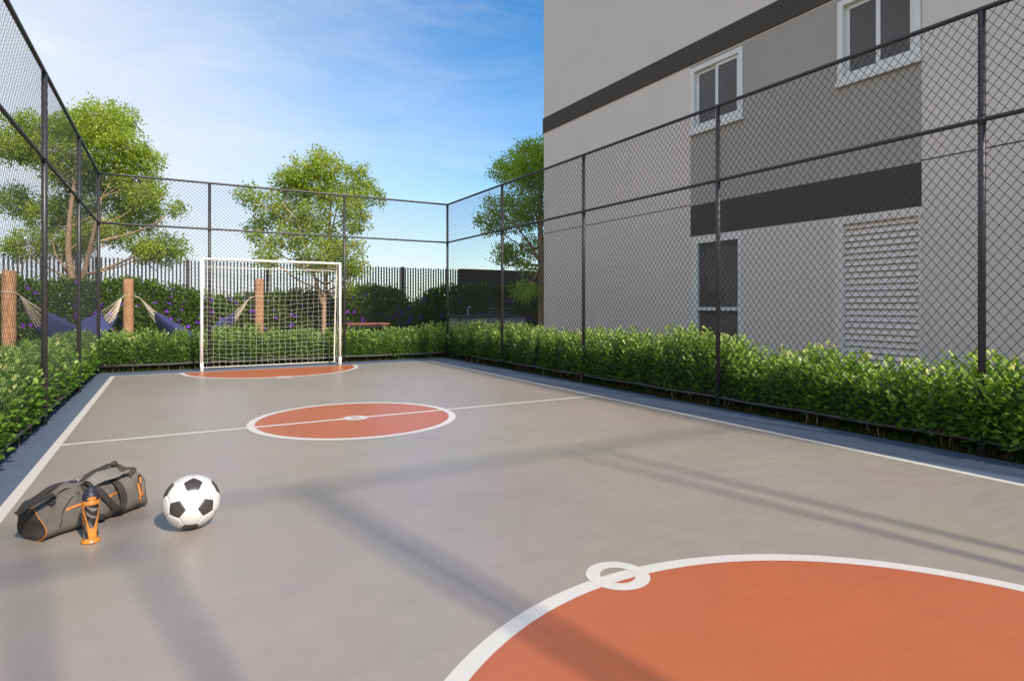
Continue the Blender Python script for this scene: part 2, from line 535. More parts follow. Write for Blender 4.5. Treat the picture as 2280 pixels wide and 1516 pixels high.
def flowering_hedge(x0, x1, yc, prof, label, seed, thick=.62, flowers=70):
    """prof(x) = height; loose evergreen mass with violet flowers"""
    r = np.random.default_rng(seed)
    root = thing('flowering_hedge', label, 'hedge', ((x0 + x1) / 2, yc, 0), 0, 'flowering hedges by the bar fence')
    b = np.array([(x0 + x1) / 2, yc, 0])
    n = int((x1 - x0) * 1500)
    xs = r.uniform(x0 - .1, x1 + .1, n)
    hh = np.array([prof(x) for x in xs]) + .09 * bumpy(xs * 1.7, seed)
    edge = np.clip(np.minimum(xs - x0 + .1, x1 + .1 - xs) / .5, 0, 1) ** .5
    hh = hh * (.72 + .28 * edge)
    zf = r.uniform(0.05, 1, n)
    th = thick * (.55 + .45 * np.sqrt(np.clip(1 - zf ** 3, 0, 1))) * (.6 + .4 * edge)
    dep = -th * r.uniform(.0, 1.0, n) ** .35 * np.where(r.random(n) < .22, -1, 1)
    c = np.stack([xs, yc + dep + .06 * bumpy(xs * 3 + zf * 5, seed + 2), zf * hh], 1) - b
    k = 5
    P = (c[:, None, :] + r.normal(0, .065, (n, k, 3))).reshape(-1, 3)
    out = np.stack([r.normal(0, .4, n), np.sign(dep) * .8, .3 + 1.2 * zf ** 3], 1)
    D = (out[:, None, :] + r.normal(0, .55, (n, k, 3))).reshape(-1, 3)
    T = np.clip((.38 + r.normal(0, .13, n))[:, None] + r.normal(0, .18, (n, k)), 0, 1).ravel()
    # loose sprays that stand out of the top
    ns = int((x1 - x0) * 16)
    sx = r.uniform(x0, x1, ns)
    sp, sd = [], []
    for x in sx:
        h = (prof(x) + .09 * float(bumpy(np.array([x * 1.7]), seed)[0])) * .96
        ln = r.uniform(.08, .26); lean = r.normal(0, .45); ly = r.normal(-.1, .2)
        for q in np.linspace(0, 1, 9):
            sp.append(np.array([x + lean * ln * q, yc + ly + ly * ln * q, h + ln * q]) - b + r.normal(0, .012, 3))
            sd.append([r.normal(lean, .7), r.normal(0, .7), .7])
    P = np.concatenate([P, np.array(sp)]); D = np.concatenate([D, np.array(sd)])
    T = np.concatenate([T, np.clip(r.normal(.6, .15, len(sp)), 0, 1)])
    L = .080 * r.uniform(.6, 1.3, len(P))
    leaf_mesh('foliage', P, D, rand_dirs(len(P)) * .7 + np.array([0, -.3, .8]), L, L * r.uniform(.45, .62, len(P)), T, M['leaf_shrub'], root)
    # flowers: five-petalled, in small groups on the outside
    for _ in range(flowers):
        fp, fd, fn = [], [], []
        x = r.uniform(x0 + .05, x1 - .05); z = r.uniform(.3, .97) * prof(x)
        q = np.array([x, yc - thick * (.80 + .45 * r.random()) * (1 - .45 * (z / prof(x)) ** 3), z]) - b
        for _ in range(r.integers(2, 5)):
            qq = q + r.normal(0, .016, 3)
            nrm = np.array([r.normal(0, .4), -1, r.normal(.3, .4)]); nrm /= np.linalg.norm(nrm)
            t = np.cross(nrm, [0, 0, 1.]); t /= np.linalg.norm(t); u2 = np.cross(nrm, t)
            for j in range(5):
                a = j * 1.2566
                fp.append(qq); fd.append(t * math.cos(a) + u2 * math.sin(a) + nrm * .25); fn.append(nrm)
        nf = len(fp)
        leaf_mesh('flower', np.array(fp), np.array(fd), np.array(fn), .054 * r.uniform(.8, 1.2, nf), .050 * r.uniform(.8, 1.2, nf), r.random(nf), M['flower'], root)
    st = MB()
    for _ in range(int((x1 - x0) * 7)):
        x = r.uniform(x0 + .1, x1 - .1); h = prof(x)
        q = np.array([x, yc + r.normal(0, .12), 0]) - b
        st.tube([q, q + [r.normal(0, .08), r.normal(0, .08), h * .5], q + [r.normal(0, .2), r.normal(0, .2), h * .92]], [.014, .010, .004], 5, False)
    st.build('stems', M['bark'], root)
    return root


# ------------------------------------------------------------------ ground, court, painted marks
def sheet(name, x0, y0, x1, y1, z, m, nx=1, ny=1):
    b = MB()
    vs = [(x0 + (x1 - x0) * i / nx, y0 + (y1 - y0) * j / ny, z) for j in range(ny + 1) for i in range(nx + 1)]
    fs = [(j * (nx + 1) + i, j * (nx + 1) + i + 1, (j + 1) * (nx + 1) + i + 1, (j + 1) * (nx + 1) + i) for j in range(ny) for i in range(nx)]
    b.add(vs, fs)
    return tag(b.build(name, m), kind='structure')


def disc_sheet(name, cx, cy, r0, r1, z, m, a0=0, a1=2 * math.pi, n=128, ymin=None, ymax=None):
    b = MB()
    vs, fs = [], []
    for i in range(n + 1):
        a = a0 + (a1 - a0) * i / n
        for r_ in (r0, r1):
            vs.append((cx + r_ * math.cos(a), cy + r_ * math.sin(a), z))
    for i in range(n):
        fs.append((2 * i, 2 * i + 1, 2 * i + 3, 2 * i + 2))
    if r0 == 0:
        vs = [(cx, cy, z)] + [(cx + r1 * math.cos(a0 + (a1 - a0) * i / n), cy + r1 * math.sin(a0 + (a1 - a0) * i / n), z) for i in range(n + 1)]
        fs = [(0, i + 1, i + 2) for i in range(n)]
    b.add(vs, fs)
    return tag(b.build(name, m), kind='structure')


XL, XR, YF, YB = -.845, 4.80, .5, 11.85          # outer edges of the painted field
FXL, FXR, FYF, FYB = -1.06, 5.42, -.335, 12.44   # fence lines
CX, CY = 1.66, 6.165
LW = .065
g = sheet('ground', -600, -600, 600, 900, -.012, M['lawn'])
sheet('court_border', FXL - .06, FYF - .06, FXR - .01, FYB + .03, 0, M['blue'])
sheet('court_surface', XL + .02, YF + .02, XR - .02, YB - .02, .0009, M['court'])
# field outline
lines = MB()
Z = .0017
def rect(b, x0, y0, x1, y1, z): b.add([(x0, y0, z), (x1, y0, z), (x1, y1, z), (x0, y1, z)], [(0, 1, 2, 3)])
rect(lines, XL, YF, XL + LW, YB, Z); rect(lines, XR - LW, YF, XR, YB, Z)
rect(lines, XL + LW, YB - .05, XR - LW, YB, Z); rect(lines, XL + LW, YF, XR - LW, YF + LW, Z)
tag(lines.build('field_outline', M['line']), kind='structure')
# centre circle
disc_sheet('centre_circle_paint', CX, CY, 0, .99, Z, M['orange'])
disc_sheet('centre_circle_line', CX, CY, .955, 1.027, Z + .0007, M['line'])
ml = MB()
LW2 = .058
rect(ml, XL + LW, CY - LW2 / 2, CX - .12, CY + LW2 / 2, Z + .0014); rect(ml, CX + .12, CY - LW2 / 2, XR - LW, CY + LW2 / 2, Z + .0014)
rect(ml, CX - .07, CY - LW2 / 2, CX + .07, CY + LW2 / 2, Z + .0014)
tag(ml.build('halfway_line', M['line']), kind='structure')
disc_sheet('centre_spot_ring', CX, CY, .065, .125, Z + .0021, M['line'], n=48)
# goal areas at both ends
disc_sheet('near_goal_area_paint', 1.665, .525, 0, 1.47, Z, M['orange'], 0, math.pi)
disc_sheet('near_goal_area_line', 1.665, .525, 1.435, 1.505, Z + .0007, M['line'], 0, math.pi)
disc_sheet('far_goal_area_paint', CX, YB - LW, 0, 1.48, Z, M['orange'], math.pi, 2 * math.pi)
disc_sheet('far_goal_area_line', CX, YB - LW, 1.44, 1.515, Z + .0007, M['line'], math.pi, 2 * math.pi)
disc_sheet('near_penalty_ring', 1.662, 2.005, .074, .136, Z + .0014, M['line'], n=64)
disc_sheet('far_penalty_ring', 1.62, YB - LW - 1.48, .072, .136, Z + .0014, M['line'], n=64)

# rough grass between the court edge and the hedges
def grass_strip(areas, n_per):
    P = []
    for x0, y0, x1, y1 in areas:
        n = int(abs((x1 - x0) * (y1 - y0)) * n_per)
        P.append(np.stack([rng.uniform(x0, x1, n), rng.uniform(y0, y1, n), np.full(n, -.012)], 1))
    P = np.concatenate(P)
    n = len(P)
    D = np.stack([rng.normal(0, .45, n), rng.normal(0, .45, n), np.ones(n)], 1)
    L = rng.uniform(.03, .085, n)
    o = leaf_mesh('grass', P, D, rand_dirs(n), L, np.full(n, .006), rng.random(n), M['grass'], None, .1, .3)
    tag(o, 'dark uneven grass along the foot of the fences', 'grass', kind='stuff')
grass_strip([(FXR, -.3, FXR + .7, 13.2), (FXL - .7, 3, FXL - .07, 13.2), (FXL, FYB + .04, FXR + .4, FYB + .75)], 2200)


# ------------------------------------------------------------------ chain-link fences
def wire_panel(b, to3, s0, s1, z0, z1, pw, ph, r=.0021):
    """two families of diagonal wires in the panel [s0,s1]x[z0,z1]; to3(s, z, off) -> point"""
    k = ph / pw
    for sg in (1, -1):
        c = z0 - k * (s1 - s0) if sg > 0 else z0
        end = z1 if sg > 0 else z1 + k * (s1 - s0)
        c = math.floor(c / ph) * ph
        while c < end:
            # z = c + sg*k*(s-s0)
            pts = []
            sa, sb = s0, s1
            za, zb = c, c + sg * k * (s1 - s0)
            lo, hi = (za, zb) if za < zb else (zb, za)
            if hi > z0 + .005 and lo < z1 - .005:
                def s_of(z): return s0 + (z - c) / (sg * k)
                ends = sorted([max(s0, min(s1, s_of(max(z0, lo)))), max(s0, min(s1, s_of(min(z1, hi))))])
                if ends[1] - ends[0] > .01:
                    a, e = ends
                    off = r * 1.05 * sg
                    A = Vector(to3(a, c + sg * k * (a - s0), off)); B = Vector(to3(e, c + sg * k * (e - s0), off))
                    b.tube([A, B], r, 4, False)
            c += ph


FTOP, FMID, FLOW = 3.43, 2.58, .115


def chain_fence(label, p0, axis, length, posts, pw, ph, r=.0015, rails=('top_rail', 'middle_rail', 'bottom_rail'), pr=.026, rr_top=.020):
    """axis 'x' or 'y'; posts = distances along it"""
    root = thing('chain_link_fence', label, 'fence', (*p0, 0), 0, 'chain-link fences round the court')
    ax = Vector((1, 0, 0)) if axis == 'x' else Vector((0, 1, 0))
    nn = Vector((0, 1, 0)) if axis == 'x' else Vector((1, 0, 0))
    def to3(s, z, off=0): return ax * s + nn * off + Vector((0, 0, z))
    for i, s in enumerate(posts):
        b = MB()
        b.tube([to3(s, -.05), to3(s, FTOP - .012)], pr, 14)
        b.tube([to3(s, FTOP - .012), to3(s, FTOP + .004)], [pr + .002, pr * .7], 14)
        b.tube([to3(s, FMID - .04), to3(s, FMID + .04)], pr + .003, 14)
        b.build('post', M['steel'], root, True)
    for nm, z, rr in (('top_rail', FTOP, rr_top), ('middle_rail', FMID, .0185), ('bottom_rail', FLOW, .017)):
        if nm not in rails: continue
        b = MB()
        k = int(length * 3)
        pts = [to3(length * i / k, z + (.006 * math.sin(i * 1.7) if nm == 'bottom_rail' else 0), 0) for i in range(k + 1)]
        b.tube(pts, rr, 10)
        b.build(nm, M['steel'], root, True)
    cuts = sorted(set([0] + list(posts) + [length]))
    for i in range(len(cuts) - 1):
        if cuts[i + 1] - cuts[i] < .25: continue
        b = MB()
        wire_panel(b, lambda s, z, o: to3(s, z, o + .0), cuts[i] + .02, cuts[i + 1] - .02, FLOW, FTOP, pw, ph, r)
        b.build('mesh_panel', M['wire'], root)
    return root


bay = (FYB - FYF) / 5
ys = [bay * i for i in range(0, 6)]
chain_fence('long black chain-link fence standing between the court and the grey building', (FXR, FYF), 'y', FYB - FYF, ys[:5], .0735, .0925, r=.0026)
chain_fence('black chain-link fence along the sideline next to the sports bag, seen almost edge on', (FXL, FYF), 'y', FYB - FYF, ys[:5], .0735, .085, r=.0013)
chain_fence('black chain-link fence running straight behind the white goal', (FXL, FYB), 'x', FXR - FXL, [0, 1.70, 4.18, FXR - FXL], .072, .070, r=.0024)
nf = chain_fence('black chain-link fence with gate posts at the near end of the court, behind the viewer', (FXL, FYF), 'x', FXR - FXL, [1.21, 1.65, 2.58, 2.68, 4.60, 4.83], .09, .09, r=.0009, rails=('top_rail', 'bottom_rail'), pr=.024, rr_top=.025)
b = MB(); b.tube([(0.03, 0, 2.93), (1.65, 0, 2.93)], .03, 10); b.build('gate_head', M['steel'], nf, True)


# ------------------------------------------------------------------ goal
def goal():
    gx0, gx1, gz, gy = .49, 2.89, 1.98, YB
    cxg = (gx0 + gx1) / 2
    root = thing('football_goal', 'white futsal goal with a sagging cream net on the far goal area', 'goal', (cxg, gy, 0))
    hw = (gx1 - gx0) / 2
    pr = .0225
    dep = .47
    for sx in (-1, 1):
        b = MB()
        b.tube([(sx * hw, 0, .008), (sx * hw, 0, gz + pr * .6)], pr, 16)
        b.tube([(sx * hw, 0, .006), (sx * hw, 0, .16)], pr * 1.25, 16)
        b.build('goal_post', M['white_paint'], root, True)
    b = MB(); b.tube([(-hw - pr * .7, 0, gz), (hw + pr * .7, 0, gz)], pr, 16); b.build('crossbar', M['white_paint'], root, True)
    for sx in (-1, 1):
        b = MB()
        b.tube(smooth_path([(sx * hw, .02, gz - .01), (sx * hw, .22, gz - .05), (sx * hw, .32, gz - .20), (sx * hw, dep, .35), (sx * hw, dep, .02)], 6), .013, 8)
        b.build('side_stay', M['net'], root, True)
    b = MB(); b.tube([(-hw, dep, .03), (hw, dep, .03)], .008, 8); b.build('ground_bar', M['net'], root, True)
    b = MB(); b.tube([(-hw, .30, gz - .13), (hw, .30, gz - .13)], .008, 8); b.build('rear_bar', M['net'], root, True)
    # net: back sheet from crossbar over the rear bar down to the ground bar, plus the two sides
    net = MB()
    cr = .0013
    prof = smooth_path([(0, .02, gz - .02), (0, .16, gz - .085), (0, .30, gz - .15), (0, .40, gz - .6), (0, .45, .7), (0, dep + .02, .03)], 8)
    lens = [0]
    for i in range(1, len(prof)): lens.append(lens[-1] + (prof[i] - prof[i - 1]).length)
    def pp(t):
        t *= lens[-1]
        for i in range(1, len(prof)):
            if lens[i] >= t:
                q = (t - lens[i - 1]) / (lens[i] - lens[i - 1])
                return prof[i - 1].lerp(prof[i], q)
        return prof[-1].copy()
    rn = random.Random(4)
    nx, nz = 23, 25
    G = [[None] * (nz + 1) for _ in range(nx + 1)]
    for i in range(nx + 1):
        for j in range(nz + 1):
            u = i / nx; t = j / nz
            q = pp(t)
            sag = math.sin(math.pi * u) * math.sin(math.pi * t)
            x = -hw + 2 * hw * u + rn.gauss(0, .006)
            G[i][j] = Vector((x, q.y + .05 * sag + rn.gauss(0, .006), q.z - .045 * sag * (1 + .5 * math.sin(5 * u)) + rn.gauss(0, .010)))
    for i in range(nx + 1): net.tube(G[i], cr, 4, False)
    for j in range(nz + 1): net.tube([G[i][j] for i in range(nx + 1)], cr, 4, False)
    net.build('back_net', M['net'], root)
    for sx in (-1, 1):
        sn = MB()
        m_ = 4
        S = [[None] * (nz + 1) for _ in range(m_ + 1)]
        for i in range(m_ + 1):
            for j in range(nz + 1):
                q = pp(j / nz)
                fy = i / m_
                zf = gz * (1 - j / nz)
                S[i][j] = Vector((sx * hw + rn.gauss(0, .006), max(.01, q.y) * fy + .03 * (1 - fy), zf * (1 - fy) + q.z * fy))
        for i in range(1, m_): sn.tube(S[i], cr, 4, False)
        for j in range(1, nz + 1): sn.tube([S[i][j] for i in range(m_ + 1)], cr, 4, False)
        sn.build('side_net', M['net'], root)


goal()


# ------------------------------------------------------------------ building
XW = 8.3
BY0, BY1, BH = -2.4, 12.92, 12.4


def building():
    root = thing('apartment_building', 'light grey rendered building with dark bands and white framed windows beside the court', 'building', (XW, (BY0 + BY1) / 2, 0))
    oy = (BY0 + BY1) / 2
    openings = {  # y0, y1, z0, z1
        'win1': (6.80, 7.92, 4.33, 5.47), 'win2': (4.07, 5.14, 4.33, 5.47),
        'door': (6.83, 7.90, .12, 2.36), 'louver': (4.06, 5.19, .25, 2.39)}
    gy0, gy1 = 4.05, 7.95
    yb = sorted(set([BY0, BY1, gy0, gy1] + [o[i] for o in openings.values() for i in (0, 1)]))
    zb = sorted(set([-.05, BH, 2.42, 2.985, 5.535] + [o[i] for o in openings.values() for i in (2, 3)]))
    mats = {'wall': MB(), 'grey_panel': MB(), 'dark_band': MB()}
    for i in range(len(yb) - 1):
        for j in range(len(zb) - 1):
            y0, y1, z0, z1 = yb[i], yb[i + 1], zb[j], zb[j + 1]
            yc, zc = (y0 + y1) / 2, (z0 + z1) / 2
            if any(o[0] < yc < o[1] and o[2] < zc < o[3] for o in openings.values()): continue
            k = 'wall'
            if gy0 < yc < gy1:
                if 2.985 < zc < 5.535: k = 'grey_panel'
                elif 2.42 < zc < 2.985: k = 'dark_band'
            mats[k].add([(0, y0 - oy, z0), (0, y0 - oy, z1), (0, y1 - oy, z1), (0, y1 - oy, z0)], [(0, 1, 2, 3)])
    w = mats['wall']
    D = 11.0
    a, c = BY0 - oy, BY1 - oy
    w.add([(0, a, -.05), (D, a, -.05), (D, c, -.05), (0, c, -.05), (0, a, BH), (D, a, BH), (D, c, BH), (0, c, BH)],
          [(0, 1, 5, 4), (1, 2, 6, 5), (2, 3, 7, 6), (4, 5, 6, 7)])
    w.build('wall', M['plaster'], root)
    mats['grey_panel'].build('grey_panel', M['plaster_grey'], root)
    mats['dark_band'].build('lower_band', M['plaster_dark'], root)
    b = MB(); b.box((-.025, a - .02, 5.56), (.02, c + .02, 5.94)); b.build('upper_band', M['plaster_dark'], root, bevel=.004)
    for ja, jb in ((a, gy0 - oy), (gy1 - oy, c)):
        b = MB(); b.box((-.004, ja, 2.993), (.02, jb, 3.008)); b.build('joint_line', M['plaster_dark'], root)
    b = MB(); b.box((-.03, a - .03, BH), (D, c + .03, BH + .12)); b.build('roof', M['plaster_dark'], root)

    def window(nm):
        y0, y1, z0, z1 = openings[nm]
        y0 -= oy; y1 -= oy
        wr = MB()
        fw = .07
        # outer frame stands 2 cm proud of the plaster and lines the opening
        for (ya, yb_, za, zb_) in ((y0 - .012, y0 + fw, z0 - .012, z1 + .012), (y1 - fw, y1 + .012, z0 - .012, z1 + .012),
                                  (y0 + fw, y1 - fw, z0 - .012, z0 + fw), (y0 + fw, y1 - fw, z1 - fw, z1 + .012)):
            wr.box((-.022, ya, za), (.13, yb_, zb_))
        win = wr.build('window', M['frame'], root, bevel=.004)
        s = MB(); s.box((-.055, y0 - .03, z0 - .075), (-.003, y1 + .03, z0 - .014)); s.build('sill', M['frame'], win, bevel=.005)
        ym = (y0 + y1) / 2
        # two sliding sashes, one behind the other
        for (ya, yb_, xo) in ((y0 + fw, ym + .025, .015), (ym - .025, y1 - fw, .050)):
            sash = MB()
            t = .058
            e = .002 if xo < .03 else -.002
            za, zb_ = z0 + fw, z1 - fw
            sash.box((xo, ya, za), (xo + .03, ya + t, zb_)); sash.box((xo, yb_ - t, za), (xo + .03, yb_, zb_))
            sash.box((xo, ya + t, za), (xo + .03, yb_ - t, za + t)); sash.box((xo, ya + t, zb_ - t), (xo + .03, yb_ - t, zb_))
            sash.build('sash', M['frame'], win, bevel=.003)
            gl = MB(); gl.box((xo + .012, ya + t - .004, za + t - .004), (xo + .018, yb_ - t + .004, zb_ - t + .004)); gl.build('pane', M['glass'], win)

    window('win1'); window('win2')
    # glazed door on the ground floor
    y0, y1, z0, z1 = openings['door']; y0 -= oy; y1 -= oy
    d = MB(); fw = .13
    for (ya, yb_, za, zb_) in ((y0 - .012, y0 + .05, z0, z1 + .012), (y1 - fw, y1 + .012, z0, z1 + .012), (y0 + .05, y1 - fw, z1 - .08, z1 + .012),
                              (y0 + .05, y1 - fw, 1.075, 1.135), (y0 + .05, y1 - fw, z0, z0 + .15)):
        d.box((-.02, ya, za), (.12, yb_, zb_))
    door = d.build('door', M['frame'], root, bevel=.004)
    for za, zb_ in ((1.135, z1 - .08), (z0 + .15, 1.075)):
        gl = MB(); gl.box((.035, y0 + .046, za - .004), (.042, y1 - fw + .004, zb_ + .004)); gl.build('pane', M['glass'], door)
    # louvred shutter
    y0, y1, z0, z1 = openings['louver']; y0 -= oy; y1 -= oy
    d = MB(); fw = .085
    for (ya, yb_, za, zb_) in ((y0 - .012, y0 + fw * .25, z0, z1 + .012), (y1 - fw * 1.5, y1 + .012, z0, z1 + .012), (y0 + fw * .25, y1 - fw * 1.5, z1 - fw, z1 + .012), (y0 + fw * .25, y1 - fw * 1.5, z0, z0 + fw)):
        d.box((-.022, ya, za), (.13, yb_, zb_))
    lo = d.build('louvred_shutter', M['louver'], root, bevel=.004)
    sl = MB()
    z = z0 + fw + .01
    while z < z1 - fw - .04:
        ya, yb_ = y0 + fw * .25 - .004, y1 - fw * 1.5 + .004
        sl.add([(.006, ya, z), (.006, yb_, z), (.055, yb_, z + .094), (.055, ya, z + .094), (.012, ya, z - .007), (.012, yb_, z - .007), (.067, yb_, z + .087), (.067, ya, z + .087)],
               [(0, 3, 2, 1), (4, 5, 6, 7), (0, 1, 5, 4), (1, 2, 6, 5), (2, 3, 7, 6), (3, 0, 4, 7)])
        z += .086
    sl.build('slats', M['louver'], lo)
    bk = MB(); bk.box((.10, y0 + .02, z0 + .02), (.12, y1 - .02, z1 - .02)); bk.build('backing', M['plaster_dark'], lo)


building()

# ------------------------------------------------------------------ bar fence and dark wall at the back
YBF = 21.0
bf = thing('bar_fence', 'tall dark fence of closely spaced vertical bars behind the garden', 'fence', (0, YBF, 0))
px = [.48 + 2.3 * k for k in range(-3, 4)] + [9.68]
px = sorted(px)
for x in px:
    b = MB(); b.box((x - .05, -.05, 0), (x + .05, .05, 2.585)); b.build('post', M['barpaint'], bf)
for i in range(len(px) - 1):
    b = MB()
    n = round((px[i + 1] - px[i]) / .1)
    for k in range(1, n):
        x = px[i] + (px[i + 1] - px[i]) * k / n
        b.box((x - .021, -.021, .06), (x + .021, .021, 2.56 + .012 * ((k * 7) % 3 - 1)))
    b.build('bar_panel', M['barpaint'], bf)
    b = MB()
    for z in (.18, 1.25):
        b.box((px[i] + .05, .022, z), (px[i + 1] - .05, .055, z + .05))
    b.build('rail', M['barpaint'], bf)
wl = thing('boundary_wall', 'dark brown boundary wall behind the flowering bushes next to the building', 'wall', (11.6, YBF, 0))
b = MB(); b.box((-1.86, -.09, 0), (5.5, .09, 2.53)); b.build('wall_face', M['darkwall'], wl)
b = MB(); b.box((-1.87, -.115, 2.53), (5.5, .115, 2.585)); b.build('coping', M['plaster_dark'], wl)

# ------------------------------------------------------------------ hedges
low_hedge((FXR + .002, -.3), (FXR + .002, 12.4), (1, 0), .60, .71, 'long low green hedge at the foot of the grey building', 3, spill=(2.35, .6, .15),
          prof=([0, 2.0, 2.45, 2.9, 3.4, 3.75, 4.25, 4.6, 5.1, 6.2, 7.5, 8.7, 10, 13], [.80, .84, .82, .70, .61, .68, .76, .62, .78, .80, .75, .80, .76, .72]))
low_hedge((FXL - .0, 3.2), (FXL - .0, 12.4), (-1, 0), .62, .67, 'low green hedge behind the sports bag, under the big tree', 9, spill=(2.0, .5, .06))
low_hedge((FXL - .5, FYB + .0), (FXR + .55, FYB + .0), (0, 1), .60, .69, 'low green hedge across the far end behind the goal', 15)


def interp(tab):
    xs = [t[0] for t in tab]; hs = [t[1] for t in tab]
    return lambda x: float(np.interp(x, xs, hs))


YH = 20.15
flowering_hedge(-6.5, .95, YH, interp([(-6.5, 1.75), (-4, 1.78), (-2, 1.80), (-.6, 1.78), (.4, 1.62), (1, 1.5)]), 'tall hedge with violet flowers behind the hammocks, reaching to the goal', 21, flowers=95)
flowering_hedge(.95, 4.75, YH, interp([(.9, 1.45), (2, 1.45), (3.2, 1.50), (4.8, 1.55)]), 'lower stretch of violet flowering hedge seen through the goal net', 22, flowers=50)
flowering_hedge(4.85, 7.25, YH, interp([(4.8, 1.5), (5.5, 1.75), (6.2, 1.82), (6.9, 1.65), (7.3, 1.1)]), 'rounded dark bush with violet flowers right of the goal, behind the wooden table', 23, flowers=34)
flowering_hedge(7.45, 13.4, YH, interp([(7.4, 1.25), (8.0, 1.68), (8.8, 1.75), (10, 1.9), (11, 1.88), (13.4, 1.8)]), 'dark flowering hedge behind the grey counter, in front of the brown wall', 24, flowers=70)

# ------------------------------------------------------------------ trees
DT = 17.2
tree('large leafy tree with two slanting trunks behind the hammocks, tallest of the three',
     [([at(172, 790, DT - .5), at(168, 700, DT - .5), at(160, 620, DT - .5), at(152, 560, DT - .5), at(155, 490, DT - .4), at(165, 410, DT), at(180, 330, DT + .4)], (.125, .03)),
      ([at(176, 660, DT - .5), at(186, 615, DT - .6), at(196, 570, DT - .6), at(208, 520, DT - .6), at(225, 440, DT - .2)], (.085, .025)),
      ([at(150, 600, DT - .5), at(128, 575, DT - .3), at(118, 545, DT)], (.035, .015))],
     [(185, 234, 44), (138, 272, 52), (222, 272, 55), (280, 330, 46), (315, 350, 30), (205, 340, 70), (80, 262, 40), (35, 270, 38), (20, 320, 42), (75, 330, 45), (120, 380, 55), (285, 400, 50), (325, 440, 34), (360, 455, 20),
      (260, 465, 48), (200, 430, 60), (95, 455, 48), (40, 470, 42), (10, 535, 46), (75, 540, 40), (120, 530, 36), (300, 540, 46), (330, 555, 26), (255, 550, 34), (195, 520, 34), (-40, 300, 45), (-45, 430, 45), (240, 510, 40)],
     DT, M['leaf_tree'], 31, fat=.98, dens=2100, bias=.75)
DT = 18.4
tree('yellow-green tree with an open crown behind the goal, smallest of the three',
     [([at(722, 785, DT), at(721, 700, DT), at(726, 620, DT), at(730, 560, DT), at(735, 480, DT), at(738, 420, DT)], (.085, .02)),
      ([at(719, 680, DT), at(708, 640, DT - .1), at(696, 600, DT - .2), at(684, 555, DT - .3), at(664, 500, DT - .3), at(630, 455, DT - .3)], (.060, .015)),
      ([at(730, 560, DT), at(742, 500, DT + .2), at(757, 440, DT + .3)], (.04, .015))],
     [(703, 345, 24), (670, 385, 32), (735, 375, 36), (783, 370, 24), (627, 398, 30), (700, 410, 48), (775, 410, 36), (820, 405, 14), (650, 420, 34), (740, 430, 30),
      (575, 445, 24), (605, 460, 32), (565, 500, 26), (640, 480, 40), (700, 480, 42), (790, 465, 34), (828, 440, 22), (800, 500, 28), (725, 530, 34), (660, 530, 34), (600, 545, 22),
      (620, 575, 26), (670, 580, 28), (735, 575, 36), (790, 560, 34), (815, 598, 20), (770, 600, 24), (590, 530, 16), (755, 640, 20)],
     DT, M['leaf_tree'], 37, dens=1800)
DT = 18.5
tree('greener tree half hidden by the corner of the grey building',
     [([at(1207, 760, DT), at(1207, 640, DT), at(1204, 560, DT), at(1203, 470, DT), at(1205, 400, DT), at(1208, 340, DT)], (.135, .03)),
      ([at(1205, 590, DT), at(1180, 545, DT - .2), at(1155, 510, DT - .3), at(1140, 490, DT - .3)], (.045, .015)),
      ([at(1204, 520, DT), at(1192, 470, DT + .1), at(1180, 420, DT + .2)], (.05, .015))],
     [(1203, 322, 28), (1180, 350, 32), (1140, 352, 34), (1115, 375, 26), (1165, 395, 40), (1200, 400, 44), (1155, 440, 40), (1105, 470, 26), (1085, 500, 26), (1120, 500, 24), (1190, 465, 44), (1160, 490, 26),
      (1120, 560, 26), (1145, 570, 30), (1185, 545, 24), (1170, 600, 18), (1165, 645, 22), (1180, 655, 18), (1250, 380, 58), (1265, 460, 58), (1240, 540, 45), (1250, 320, 40)],
     DT, M['leaf_tree_green'], 41, dens=1800)

# ------------------------------------------------------------------ hammock posts and hammocks
PA = at(20, 812, 11.8); PA.z = 0
PB = at(286, 770, 15.4); PB.z = 0
PC = at(577, 767, 16.6); PC.z = 0
post_proto = None


def log_post(p, h, label, seed):
    r = random.Random(seed)
    b = MB()
    n = 14
    prof = []
    for i in range(n + 1):
        prof.append((.118 + r.gauss(0, .003), -.05 + (h + .05) * i / n))
    prof.append((.108, h + .012))
    b.lathe(prof, 20)
    o = b.build('wooden_post', M['log'], None, True)
    o.location = p
    o.rotation_euler = (0, 0, r.random() * 6)
    return tag(o, label, 'post', 'round log posts for the hammocks')


log_post(PA, 1.84, 'thick round log post standing nearest, holding the front end of the first hammock', 1)
log_post(PB, 1.84, 'round log post between the two hammocks, with ropes tied on both sides', 2)
log_post(PC, 1.895, 'round log post seen through the goal net', 3)


